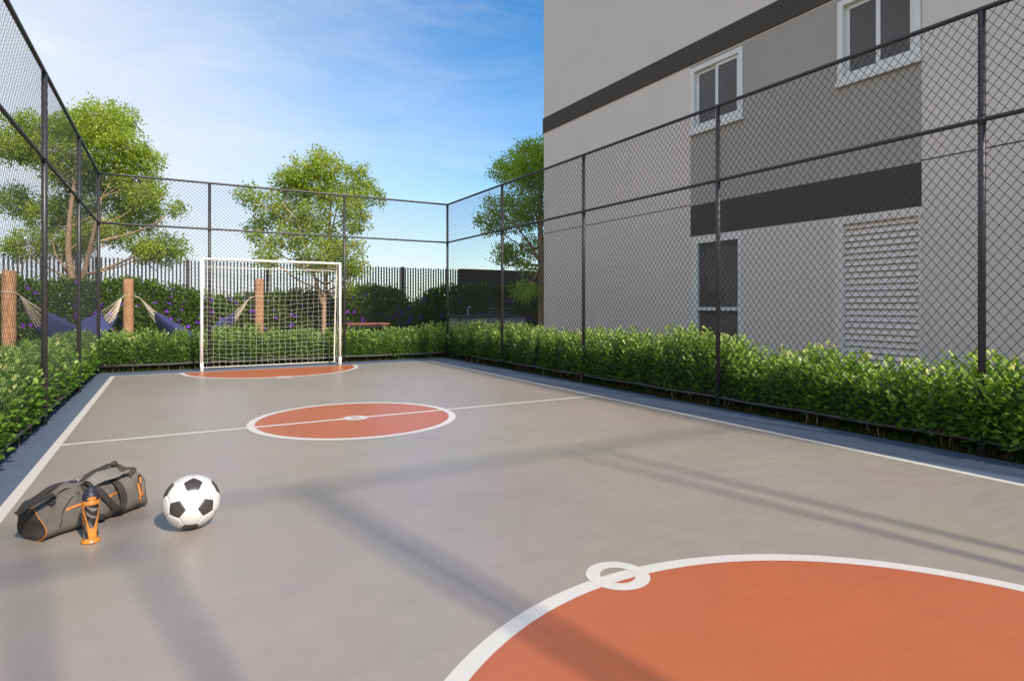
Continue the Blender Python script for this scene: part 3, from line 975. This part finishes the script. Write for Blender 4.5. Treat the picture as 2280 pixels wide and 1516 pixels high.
def hammock(pa, pb, label, seed, za=1.42, zb=1.42, low=.42, half=.46):
    r = random.Random(seed)
    a = Vector(pa); a.z = za
    c = Vector(pb); c.z = zb
    ax = (c - a); Lh = ax.length; ax.normalize()
    a = a + ax * .13; c = c - ax * .13
    base = (Vector(pa) + Vector(pb)) / 2
    root = thing('hammock', label, 'hammock', base, 0, 'blue hammocks between log posts')
    sd = Vector((-ax.y, ax.x, 0)).normalized()
    f0, f1 = .17, .83
    nu, nv = 36, 18
    rows = []
    def zc(t): return low + (za - low) * (abs(2 * t - 1) ** 1.35)
    for i in range(nu + 1):
        t = f0 + (f1 - f0) * i / nu
        p = a.lerp(c, t)
        e = abs(2 * t - 1) / (f1 - f0)            # 1 at the fabric's ends
        w = half * (1 - .55 * min(1, e) ** 3)
        sag = .56 * (1 - .50 * e ** 4)
        row = []
        for j in range(nv + 1):
            u = -1 + 2 * j / nv
            fold = .020 * math.sin(j * 2.3 + i * .15) * e ** 2 + .010 * math.sin(i * .9 + j)
            z = zc(t) + sag * (u * u) - sag * .58
            row.append(p.lerp(p, 0) + sd * (u * w) - Vector((0, 0, p.z)) + Vector((0, 0, z + fold)) - base)
        rows.append(row)
    b = MB()
    vs = [q for row in rows for q in row]
    fs = [(i * (nv + 1) + j, i * (nv + 1) + j + 1, (i + 1) * (nv + 1) + j + 1, (i + 1) * (nv + 1) + j) for i in range(nu) for j in range(nv)]
    b.add(vs, fs)
    o = b.build('fabric', M['hammock'], root, True)
    s = o.modifiers.new('thick', 'SOLIDIFY'); s.thickness = .006
    for end, anchor, row in ((0, a, rows[0]), (1, c, rows[-1])):
        rp = MB()
        knot = anchor + (ax if end == 0 else -ax) * .12 + Vector((0, 0, -.05)) - base
        rp.tube([anchor - base + (ax if end else -ax) * .02, knot], .012, 6)
        for j in range(0, nv + 1):
            q = row[j]
            m_ = knot.lerp(q, .5) + Vector((0, 0, -.015)) + sd * r.gauss(0, .006)
            rp.tube([knot, m_, q], .0055, 4, False)
        rp.build('ropes', M['rope'], root)
    for end, pp, an in ((0, pa, a), (1, pb, c)):
        lp = MB()
        q0 = Vector(pp); q0.z = an.z
        ring = [q0 - base + Vector((math.cos(k * .5236) * .124, math.sin(k * .5236) * .124, .01 * math.sin(k))) for k in range(13)]
        lp.tube(ring, .009, 6, False)
        lp.build('post_loop', M['rope'], root)


hammock(PA, PB, 'navy blue hammock slung between the nearest log post and the middle one', 5, low=.20)
hammock(PB, PC, 'navy blue hammock slung from the middle log post towards the goal', 6, low=.16, half=.50)

# ------------------------------------------------------------------ table, counter, tap, grill stand
t = thing('wooden_table', 'low wooden table with a red-brown top in the garden right of the goal', 'table', (4.55, 15.9, 0))
b = MB()
for k in range(5): b.box((-.56, -.35 + k * .142, .665), (.56, -.35 + k * .142 + .136, .70))
b.build('tabletop', M['redwood'], t, bevel=.003)
for sx in (-1, 1):
    for sy in (-1, 1):
        b = MB(); b.box((sx * .48 - .03, sy * .29 - .03, -.012), (sx * .48 + .03, sy * .29 + .03, .605)); b.build('leg', M['barpaint'], t)
b = MB()
b.box((-.51, -.32, .605), (.51, -.26, .665)); b.box((-.51, .26, .605), (.51, .32, .665))
b.build('apron', M['barpaint'], t)

t = thing('outdoor_counter', 'grey outdoor kitchen counter with a dark stone top behind the far corner of the fence', 'counter', (7.55, 14.5, 0))
b = MB(); b.box((-1.02, -.28, -.012), (1.0, .32, .855)); b.build('base', M['counter'], t, bevel=.006)
b = MB(); b.box((-1.07, -.33, .857), (1.05, .36, .915)); b.build('countertop', M['dark'], t, bevel=.006)
b = MB(); b.box((-1.03, -.287, -.011), (-.99, -.281, .854)); b.build('edge_strip', M['dark'], t)
f_ = thing('tap', 'slender metal tap standing on the grey counter', 'tap', (6.93, 14.55, .915))
b = MB(); b.tube(smooth_path([(0, 0, 0), (0, 0, .16), (.015, -.02, .21), (.04, -.06, .215), (.05, -.08, .18)], 5), .011, 8); b.build('spout', M['metal'], f_, True)
b = MB(); b.tube([(0, 0, .0), (0, 0, .04)], .022, 10); b.tube([(.02, 0, .05), (.06, 0, .07)], .007, 6); b.build('handle', M['metal'], f_, True)
gk = thing('grill_stand', 'open dark metal grill rack standing on the right of the counter', 'grill', (7.98, 14.62, .915))
for sx in (-1, 1):
    for sy in (-1, 1):
        b = MB(); b.tube([(sx * .32, sy * .13, 0), (sx * .32, sy * .13, .30)], .010, 8); b.build('leg', M['steel'], gk, True)
for z in (.07, .17, .27):
    b = MB()
    b.tube([(-.34, -.13, z), (.34, -.13, z)], .008, 6); b.tube([(-.34, .13, z), (.34, .13, z)], .008, 6)
    for k in range(13): b.tube([(-.32 + k * .0533, -.13, z), (-.32 + k * .0533, .13, z)], .0045, 5)
    b.build('rack', M['metal'] if z < .2 else M['steel'], gk)


# ------------------------------------------------------------------ football
def football():
    phi = (1 + 5 ** .5) / 2
    V = []
    for a in (-1, 1):
        for b_ in (-phi, phi):
            V += [Vector((0, a, b_)), Vector((a, b_, 0)), Vector((b_, 0, a))]
    V = [v.normalized() for v in V]
    el = min((V[0] - v).length for v in V[1:])
    nb = [[j for j in range(12) if j != i and (V[i] - V[j]).length < el * 1.1] for i in range(12)]
    faces = []
    for i in range(12):
        ax = V[i]; ref = (V[nb[i][0]] - ax).normalized()
        ref = (ref - ax * ref.dot(ax)).normalized(); o = ax.cross(ref)
        js = sorted(nb[i], key=lambda j: math.atan2((V[j]).dot(o), V[j].dot(ref)))
        faces.append(([V[i].lerp(V[j], 1 / 3) for j in js], 1))
    for i in range(12):
        for j in nb[i]:
            for k in nb[j]:
                if i < j < k and k in nb[i]:
                    t = [i, j, k]
                    n = (V[i] + V[j] + V[k])
                    if (V[j] - V[i]).cross(V[k] - V[i]).dot(n) < 0: t = [i, k, j]
                    pts = []
                    for q in range(3):
                        A, B = V[t[q]], V[t[(q + 1) % 3]]
                        pts += [A.lerp(B, 1 / 3), A.lerp(B, 2 / 3)]
                    faces.append((pts, 0))
    # turn it as it lies: a white panel faces the viewer, three black ones round it
    Rb = .1345
    ctr = Vector((.098, 3.534, Rb + .004))
    w = (Vector((0, 0, EYE)) - ctr).normalized()
    rt = Vector((0, 0, 1)).cross(w).normalized(); upv = w.cross(rt)
    tgt = [Vector(q) for q in ((.06, .64, .76), (-.50, -.30, .81), (.52, -.22, .82))]
    tgt = [(rt * q.x + upv * q.y + w * q.z).normalized() for q in tgt]
    i = 0; j = nb[0][0]; k = [q for q in nb[0] if q in nb[j]][0]
    src = [V[i], V[j], V[k]]
    if src[0].cross(src[1]).dot(src[2]) * tgt[0].cross(tgt[1]).dot(tgt[2]) < 0: src = [src[0], src[2], src[1]]
    def fr(a):
        n = (a[0] + a[1] + a[2]).normalized(); e = (a[0] - n * a[0].dot(n)).normalized()
        return Matrix((e, n.cross(e), n)).transposed()
    rot = fr(tgt) @ fr(src).inverted()
    b = MB()
    n = 8
    for pts, mi in faces:
        c = sum(pts, Vector()) / len(pts)
        for q in range(len(pts)):
            A, B = pts[q], pts[(q + 1) % len(pts)]
            idx = {}
            vs = []
            for u in range(n + 1):
                for v in range(n + 1 - u):
                    bc = 1 - (u + v) / n
                    p_ = c * bc + A * (u / n) + B * (v / n)
                    d = min(1, bc / .13)
                    rr = Rb * (1 - .020 * (1 - d) ** 2)
                    idx[(u, v)] = len(vs)
                    vs.append(rot @ p_.normalized() * rr)
            fs = []
            for u in range(n):
                for v in range(n - u):
                    fs.append((idx[(u, v)], idx[(u + 1, v)], idx[(u, v + 1)]))
                    if u + v < n - 1: fs.append((idx[(u + 1, v)], idx[(u + 1, v + 1)], idx[(u, v + 1)]))
            b.add(vs, fs, mi)
    mw = mat('ball_white', (.68, .65, .61), .42, .03, 20, .4, .12, 500, .0006)
    mk = mat('ball_black', (.055, .047, .043), .42, .1, 20, .4, .12, 500, .0006)
    o = b.build('football', [mw, mk], None, True)
    o.location = ctr
    tag(o, 'white football with dark pentagon patches lying on the court next to the bag', 'ball')


football()


# ------------------------------------------------------------------ sports bag
def sports_bag():
    o0 = Vector((-.528, 3.655, .0035))
    ang = math.atan2(.36, .43)
    root = thing('sports_bag', 'slouching grey duffel bag with dark straps and orange trim on the court', 'bag', o0, ang)
    root.scale = (.955, .955, .90)
    L, Wd = .57, .215
    rg = random.Random(12)

    def top(u):
        s = u / L
        return float(np.interp(s, [0, .06, .13, .24, .4, .55, .7, .85, .95, 1], [.172, .186, .208, .232, .238, .246, .236, .240, .228, .205]))

    def ring(u, k=44):
        h = top(u)
        pts = []
        s = u / L
        for i in range(k):
            t = 2 * math.pi * i / k
            ex = .62
            cv, sv = math.cos(t), math.sin(t)
            x = abs(cv) ** ex * (1 if cv > 0 else -1)
            z = abs(sv) ** .75 * (1 if sv > 0 else -1)
            zz = (z * .5 + .5)
            wid = Wd / 2 * (1.07 - .62 * max(0, zz - .22) ** 1.15)
            wr = .0085 * math.sin(4 * s * 6.28 + 4 * zz) * math.sin(5 * zz + 2 * s) + .004 * math.sin(31 * s - 9 * zz) * zz + .003 * math.sin(23 * s + 11 * zz + (i > k / 2) * 2)
            pts.append(Vector((u + .012 * math.sin(6 * zz + s * 3) * zz, Wd / 2 + x * (wid + wr) * (1 + .05 * math.sin(math.pi * s)), zz * h + wr * zz)))
        return pts
    b = MB()
    nu, k = 44, 44
    us = [L * i / nu for i in range(nu + 1)]
    vs = []
    for u in us: vs += ring(u, k)
    fs = [(i * k + j, (i + 1) * k + j, (i + 1) * k + (j + 1) % k, i * k + (j + 1) % k) for i in range(nu) for j in range(k)]
    fs = [f[::-1] for f in fs]
    # lighter upper canvas, darker lower canvas
    mi = []
    b.add(vs, fs)
    for q, f in enumerate(fs):
        zc = sum(vs[i].z for i in f) / 4; uc = sum(vs[i].x for i in f) / 4
        pass
    b.build('body', [M['fabric_grey'], M['fabric_light']], root, True)
    # domed ends
    for u, sg, mm in ((0, -1, 'fabric_dark'), (L, 1, 'fabric_grey')):
        rg_ = ring(u, k)
        c = sum(rg_, Vector()) / k
        e = MB()
        vs = list(rg_)
        rings = 7
        for r_ in range(1, rings):
            q = 1 - r_ / rings
            dome = .008 * (1 - q * q)
            for i in range(k):
                p_ = c + (rg_[i] - c) * q
                crease = .006 * math.sin(p_.z * 60 + p_.y * 15) * (1 - q) * q * 3
                vs.append(Vector((p_.x + sg * (dome + crease), p_.y, p_.z)))
        vs.append(Vector((c.x + sg * .008, c.y, c.z)))
        fs = []
        for r_ in range(rings - 1):
            for i in range(k):
                f = (r_ * k + i, r_ * k + (i + 1) % k, (r_ + 1) * k + (i + 1) % k, (r_ + 1) * k + i)
                fs.append(f if sg > 0 else f[::-1])
        for i in range(k):
            f = ((rings - 1) * k + i, (rings - 1) * k + (i + 1) % k, rings * k)
            fs.append(f if sg > 0 else f[::-1])
        e.add(vs, fs)
        e.build('end_panel', M[mm], root, True)
        pip = MB()
        loop = [p_ + (p_ - c).normalized() * .002 for p_ in rg_]
        # orange piping from the front bottom corner over the top
        arc = [loop[i % k] for i in range(-14, 14)] if sg > 0 else [loop[i % k] for i in range(22 + 2, 44 - 8)] + [loop[i % k] for i in range(44 - 8, 46)]
        front = [p_ for p_ in loop if p_.y < Wd / 2 + .02]
        front.sort(key=lambda p_: p_.z)
        pip.tube(front[1:], .0024 if sg < 0 else .0016, 6)
        pip.build('piping', M['bag_orange' if sg < 0 else 'strap'], root, True)

    def surf(u, zf, out=.003):
        """point on the front face"""
        pts = ring(max(0, min(L, u)), 88)
        h = top(u)
        cand = [p_ for p_ in pts if p_.y < Wd / 2]
        q = min(cand, key=lambda p_: abs(p_.z - zf * h))
        return Vector((q.x, q.y - out, q.z))
    # orange zip line along the front, front pocket seam
    z_ = MB(); z_.ribbon([surf(.12 + .30 * i / 16, .60 + .02 * i / 16, .003) for i in range(17)], (0, .35, 1), .013, .003)
    z_.build('zip', M['bag_orange'], root)
    sm = MB()
    sm.tube(smooth_path([surf(.055, .05), surf(.075, .35), surf(.105, .62), surf(.15, .80), surf(.20, .86)], 5), .0028, 5)
    sm.tube([surf(.02 + .53 * i / 20, .03, .002) for i in range(21)], .0030, 5)
    sm.tube(smooth_path([surf(.26, .10), surf(.34, .25), surf(.43, .55), surf(.49, .85)], 5), .0025, 5)
    sm.build('seams', M['strap'], root, True)
    # carry handles: a long loop hanging down the front and one fallen over the top
    h1 = MB()
    h1.ribbon(smooth_path([surf(.245, .12, .004), surf(.25, .45, .005), surf(.245, .78, .010), (.235, .055, .235), (.25, .03, .245), (.285, -.012, .185), (.335, -.030, .10), (.375, -.034, .062), (.405, -.026, .085), (.41, -.016, .14), (.40, .012, .20), surf(.395, .86, .006)], 6), (1, -.25, .1), .030, .0035)
    h1.build('handle', M['strap'], root)
    h2 = MB()
    h2.ribbon(smooth_path([(.395, .05, .225), (.40, -.006, .17), (.405, -.022, .10), surf(.40, .15, .006), surf(.40, .02, .006)], 6), (1, 0, 0), .034, .0035)
    h2.ribbon(smooth_path([surf(.27, .22, .004), surf(.30, .14, .006), surf(.335, .04, .006)], 5), (.3, 0, 1), .026, .0035)
    h2.build('handle', M['strap'], root)
    h3 = MB()
    h3.ribbon(smooth_path([(.24, .09, .238), (.255, .085, .262), (.30, .09, .285), (.37, .10, .296), (.43, .115, .300), (.455, .13, .27), (.46, .15, .235)], 6), (0, 1, .2), .032, .004)
    h3.build('handle', M['strap'], root)
    # shoulder strap looping over the left end, with its buckle
    s1 = MB()
    s1.ribbon(smooth_path([(.22, .13, .244), (.17, .135, .252), (.11, .13, .248), (.05, .115, .228), (.005, .10, .216), (-.035, .085, .212), (-.085, .055, .182), (-.100, .030, .190), (-.070, .008, .222), (-.015, .004, .238), (.045, .018, .242), (.068, .030, .222), (.040, .030, .192)], 6), (.25, 1, .3), .036, .004)
    s1.build('shoulder_strap', M['strap'], root)
    bk = MB(); bk.box((-.022, -.014, -.006), (.022, .014, .006)); o = bk.build('buckle', M['dark'], root, bevel=.003); o.location = (.215, .125, .252); o.rotation_euler = (.2, .1, .3)
    # folded top flap with its lifted corner
    fl = MB()
    n1_, n2_ = 14, 10
    vs = []
    for i in range(n1_ + 1):
        for j in range(n2_ + 1):
            s = i / n1_; q = j / n2_
            u = .245 + .225 * s
            y = .155 - .165 * q * (1 - .15 * s)
            z = top(u) + .022 + .016 * math.sin(s * 3.1) - .030 * q ** 2.2 * (1 - .6 * s) + .030 * max(0, s - .6) * q - .012 * math.sin(q * 6 + s * 4)
            vs.append((u, y, z))
    fs = [(i * (n2_ + 1) + j, i * (n2_ + 1) + j + 1, (i + 1) * (n2_ + 1) + j + 1, (i + 1) * (n2_ + 1) + j) for i in range(n1_) for j in range(n2_)]
    fl.add(vs, fs)
    o = fl.build('flap', M['fabric_light'], root, True)
    m_ = o.modifiers.new('thick', 'SOLIDIFY'); m_.thickness = .005
    o2 = MB()
    vs = []
    for i in range(n1_ + 1):
        for j in range(7):
            s = i / n1_; q = j / 6
            u = .08 + .17 * s
            vs.append((u, .17 - .10 * q, top(u) + .006 + .014 * math.sin(s * 3.14) * math.sin(q * 3.14) + .006 * math.sin(9 * s + 5 * q)))
    fs = [(i * 7 + j, i * 7 + j + 1, (i + 1) * 7 + j + 1, (i + 1) * 7 + j) for i in range(n1_) for j in range(6)]
    o2.add(vs, fs)
    o = o2.build('flap', M['fabric_grey'], root, True)
    m_ = o.modifiers.new('thick', 'SOLIDIFY'); m_.thickness = .004
    # gathered dark opening at the far end
    op = MB()
    op.tube(smooth_path([(.455, .05, .235), (.47, .09, .262), (.485, .13, .272), (.51, .16, .258), (.54, .17, .240), (.565, .15, .228), (.565, .11, .232), (.53, .07, .228), (.49, .05, .222)], 6), [.010 + .006 * abs(math.sin(i * .7)) for i in range(49)], 7)
    op.tube(smooth_path([(.44, .12, .285), (.452, .125, .300), (.462, .13, .296), (.47, .135, .280)], 4), .014, 8)
    op.build('rolled_opening', M['fabric_dark'], root, True)
    # side strap with two orange pulls at the far end
    ss = MB()
    ss.ribbon(smooth_path([(.545, .03, .215), surf(.535, .75, .006), surf(.525, .45, .006), surf(.515, .10, .006)], 5), (1, 0, 0), .016, .003)
    ss.build('side_strap', M['strap'], root)
    for (u0, za, zb, off) in ((.522, .70, .22, .008), (.541, .90, .40, .007)):
        pl = MB()
        pl.tube([surf(u0, za, off), surf(u0, (za + zb) / 2, off), surf(u0 - .003, zb, off)], .0058, 8)
        pl.build('zip_pull', M['bag_orange'], root, True)


sports_bag()


# ------------------------------------------------------------------ drinking bottle
def bottle():
    c = Vector((-.335, 3.567, .002))
    face = math.atan2(-c.y, -c.x) + .12
    root = thing('water_bottle', 'orange and smoked black drinking bottle standing in front of the bag', 'bottle', c, face)
    KR = .84
    prof = [(.030, .0), (.037, .004), (.0385, .03), (.0345, .075), (.0340, .10), (.0365, .14), (.0395, .18), (.0400, .198), (.036, .206)]
    prof = [(a_ * KR, z_) for a_, z_ in prof]
    b = MB(); b.lathe(prof, 32); b.build('body', M['smoke'], root, True)

    def rad(z): return float(np.interp(z, [p_[1] for p_ in prof], [p_[0] for p_ in prof]))
    # orange shell: wraps the body, opened by a tapering window in front and low windows at the sides
    n, k = 96, 84
    zs = [.0 + .205 * i / k for i in range(k + 1)]
    def solid(t, z):
        t = (t + math.pi) % (2 * math.pi) - math.pi
        # front window: rounded wedge, wide on top
        for c0 in (0, math.pi):
            d = abs((t - c0 + math.pi) % (2 * math.pi) - math.pi)
            zz = (z - .072) / (.186 - .072)
            if 0 < zz < 1:
                wd = 1.0 * (zz ** .55) * (1 - max(0, zz - .90) / .10 * .35)
                if d < wd: return False
        for c0 in (math.pi / 2 - .05, -math.pi / 2 + .22):
            d = abs((t - c0 + math.pi) % (2 * math.pi) - math.pi)
            zz = (z - .016) / (.140 - .016)
            if 0 < zz < 1:
                wd = 1.02 * (1 - zz) ** .5 * min(1, zz / .08)
                if d < wd: return False
        return True
    vs = []
    for z in zs:
        fl = .0085 * max(0, 1 - z / .014) ** .8
        for j in range(n):
            t = 2 * math.pi * j / n
            r_ = rad(z) + .0026 + fl
            vs.append((r_ * math.cos(t), r_ * math.sin(t), z + .0008))
    fs = []
    for i in range(k):
        for j in range(n):
            if solid(2 * math.pi * (j + .5) / n, (zs[i] + zs[i + 1]) / 2):
                q = (j + 1) % n
                fs.append((i * n + j, i * n + q, (i + 1) * n + q, (i + 1) * n + j))
    b = MB(); b.add(vs, fs)
    o = b.build('shell', M['bottle_orange'], root, True)
    m_ = o.modifiers.new('thick', 'SOLIDIFY'); m_.thickness = .0035; m_.offset = 0
    # rim of the front window in black
    rim = MB()
    rp = []
    for s in np.linspace(0, 1, 25):
        zz = .02 + .96 * s
        z = .072 + .114 * zz
        wd = 1.0 * zz ** .55 * (1 - max(0, zz - .90) / .10 * .35)
        rp.append((z, wd - .03))
    loop = [((rad(z) + .003) * math.cos(w_), (rad(z) + .003) * math.sin(w_), z) for z, w_ in rp] + [((rad(z) + .003) * math.cos(-w_), (rad(z) + .003) * math.sin(-w_), z) for z, w_ in rp[::-1]]
    rim.tube(loop + [loop[0]], .0022, 5, False); rim.build('window_rim', M['bottle_cap'], root, True)
    cap = MB()
    cap.lathe([(a_ * KR, z_) for a_, z_ in ((.0415, .200), (.0425, .210), (.0415, .222), (.0385, .234), (.033, .243), (.026, .249), (.024, .254), (.024, .260), (.018, .265), (.0, .266))], 32, caps=False)
    for j in range(12):
        t = 2 * math.pi * j / 12
        cap.tube([(.028 * math.cos(t), .028 * math.sin(t), .241), (.0215 * math.cos(t), .0215 * math.sin(t), .251)], .003, 6)
    cap.build('cap', M['bottle_cap'], root, True)
    # oval orange badge on the cap's front and the orange collar below
    bd = MB()
    vs = [(.0445 * KR, 0, .217)]
    for j in range(24):
        t = 2 * math.pi * j / 24
        y = .019 * math.cos(t); z = .217 + .0105 * math.sin(t)
        vs.append((math.sqrt((.0432 * KR) ** 2 - y * y) + .0012 * (1 - abs(math.sin(t))), y, z))
    fs = [(0, 1 + j, 1 + (j + 1) % 24) for j in range(24)]
    bd.add(vs, fs)
    bd.build('badge', M['bottle_orange'], root, True)
    cl = MB()
    cl.lathe([(.0425 * KR, .190), (.0450 * KR, .192), (.0450 * KR, .200), (.0425 * KR, .203)], 32, caps=False)
    cl.build('collar', M['bottle_orange'], root, True)


bottle()

# ------------------------------------------------------------------ light, sky, camera
EL, AZ = R(38.2), R(11.0)
S = Vector((math.cos(EL) * math.sin(AZ), -math.cos(EL) * math.cos(AZ), math.sin(EL)))
sd = bpy.data.lights.new('sun', 'SUN')
sd.energy = 4.6
sd.angle = R(2.8)
sd.color = (1.0, .90, .77)
so = bpy.data.objects.new('sun', sd)
so.rotation_euler = S.to_track_quat('Z', 'Y').to_euler()
so.location = (5, -20, 20)
col.objects.link(so)

w = bpy.data.worlds.new('World')
sc.world = w
w.use_nodes = True
nt = w.node_tree
bg = nt.nodes['Background']
sky = N(nt, 'ShaderNodeTexSky', sky_type='NISHITA')
sky.sun_disc = False
sky.sun_elevation = EL
sky.sun_rotation = math.atan2(S.x, S.y)
sky.altitude = 0
sky.air_density = 1.0
sky.dust_density = .4
sky.ozone_density = 2.0
tc = N(nt, 'ShaderNodeTexCoord')
# thin streaky cloud, thicker towards the left of the view and low down
mp = N(nt, 'ShaderNodeMapping')
mp.inputs['Rotation'].default_value = (R(18), R(-22), R(20))
mp.inputs['Scale'].default_value = (1.3, 1.3, 5.5)
nt.links.new(tc.outputs['Generated'], mp.inputs['Vector'])
c1 = noise(nt, 2.6, 8, .62, mp.outputs['Vector'], .7)
c2 = noise(nt, 9, 6, .65, mp.outputs['Vector'], .5)
dt = N(nt, 'ShaderNodeVectorMath', operation='DOT_PRODUCT')
nt.links.new(tc.outputs['Generated'], dt.inputs[0])
ld = Vector((-.75, .30, -.59)).normalized()
dt.inputs[1].default_value = ld
mr = N(nt, 'ShaderNodeMapRange'); mr.interpolation_type = 'SMOOTHSTEP'
nt.links.new(dt.outputs['Value'], mr.inputs['Value'])
mr.inputs['From Min'].default_value = -.38; mr.inputs['From Max'].default_value = .32
cr = N(nt, 'ShaderNodeMapRange')
nt.links.new(c1.outputs['Fac'], cr.inputs['Value'])
cr.inputs['From Min'].default_value = .42; cr.inputs['From Max'].default_value = .72
cf = N(nt, 'ShaderNodeMapRange')
nt.links.new(c2.outputs['Fac'], cf.inputs['Value'])
cf.inputs['From Min'].default_value = .35; cf.inputs['From Max'].default_value = .75
cf.inputs['To Min'].default_value = .55; cf.inputs['To Max'].default_value = 1.1
mu = N(nt, 'ShaderNodeMath', operation='MULTIPLY'); nt.links.new(cr.outputs['Result'], mu.inputs[0]); nt.links.new(cf.outputs['Result'], mu.inputs[1])
m2 = N(nt, 'ShaderNodeMath', operation='MULTIPLY_ADD'); nt.links.new(mu.outputs[0], m2.inputs[0]); m2.inputs[1].default_value = .28
nt.links.new(mr.outputs['Result'], m2.inputs[2])
m3 = N(nt, 'ShaderNodeMath', operation='MULTIPLY', use_clamp=True); nt.links.new(m2.outputs[0], m3.inputs[0]); m3.inputs[1].default_value = .88
mxc = N(nt, 'ShaderNodeMix', data_type='RGBA')
nt.links.new(m3.outputs[0], mxc.inputs['Factor'])
hs = N(nt, 'ShaderNodeHueSaturation')
hs.inputs['Saturation'].default_value = 1.36
hs.inputs['Value'].default_value = 1.5
nt.links.new(sky.outputs['Color'], hs.inputs['Color'])
nt.links.new(hs.outputs['Color'], mxc.inputs['A'])
mxc.inputs['B'].default_value = (6.2, 6.6, 7.2, 1)
nt.links.new(mxc.outputs['Result'], bg.inputs['Color'])
bg.inputs['Strength'].default_value = .10

cd = bpy.data.cameras.new('camera')
cd.sensor_fit = 'HORIZONTAL'
cd.sensor_width = 36
cd.lens = F / 2280 * 36
cd.shift_y = -(758 - 682) / 2280
cd.clip_end = 3000
co = bpy.data.objects.new('camera', cd)
co.location = (0, 0, EYE)
co.rotation_euler = (R(90), 0, -YAW)
col.objects.link(co)
sc.camera = co

sc.view_settings.view_transform = 'Standard'
sc.view_settings.look = 'None'
sc.view_settings.exposure = .45
sc.view_settings.gamma = 1
sc.render.engine = 'CYCLES'
sc.cycles.max_bounces = 8
sc.cycles.transparent_max_bounces = 8
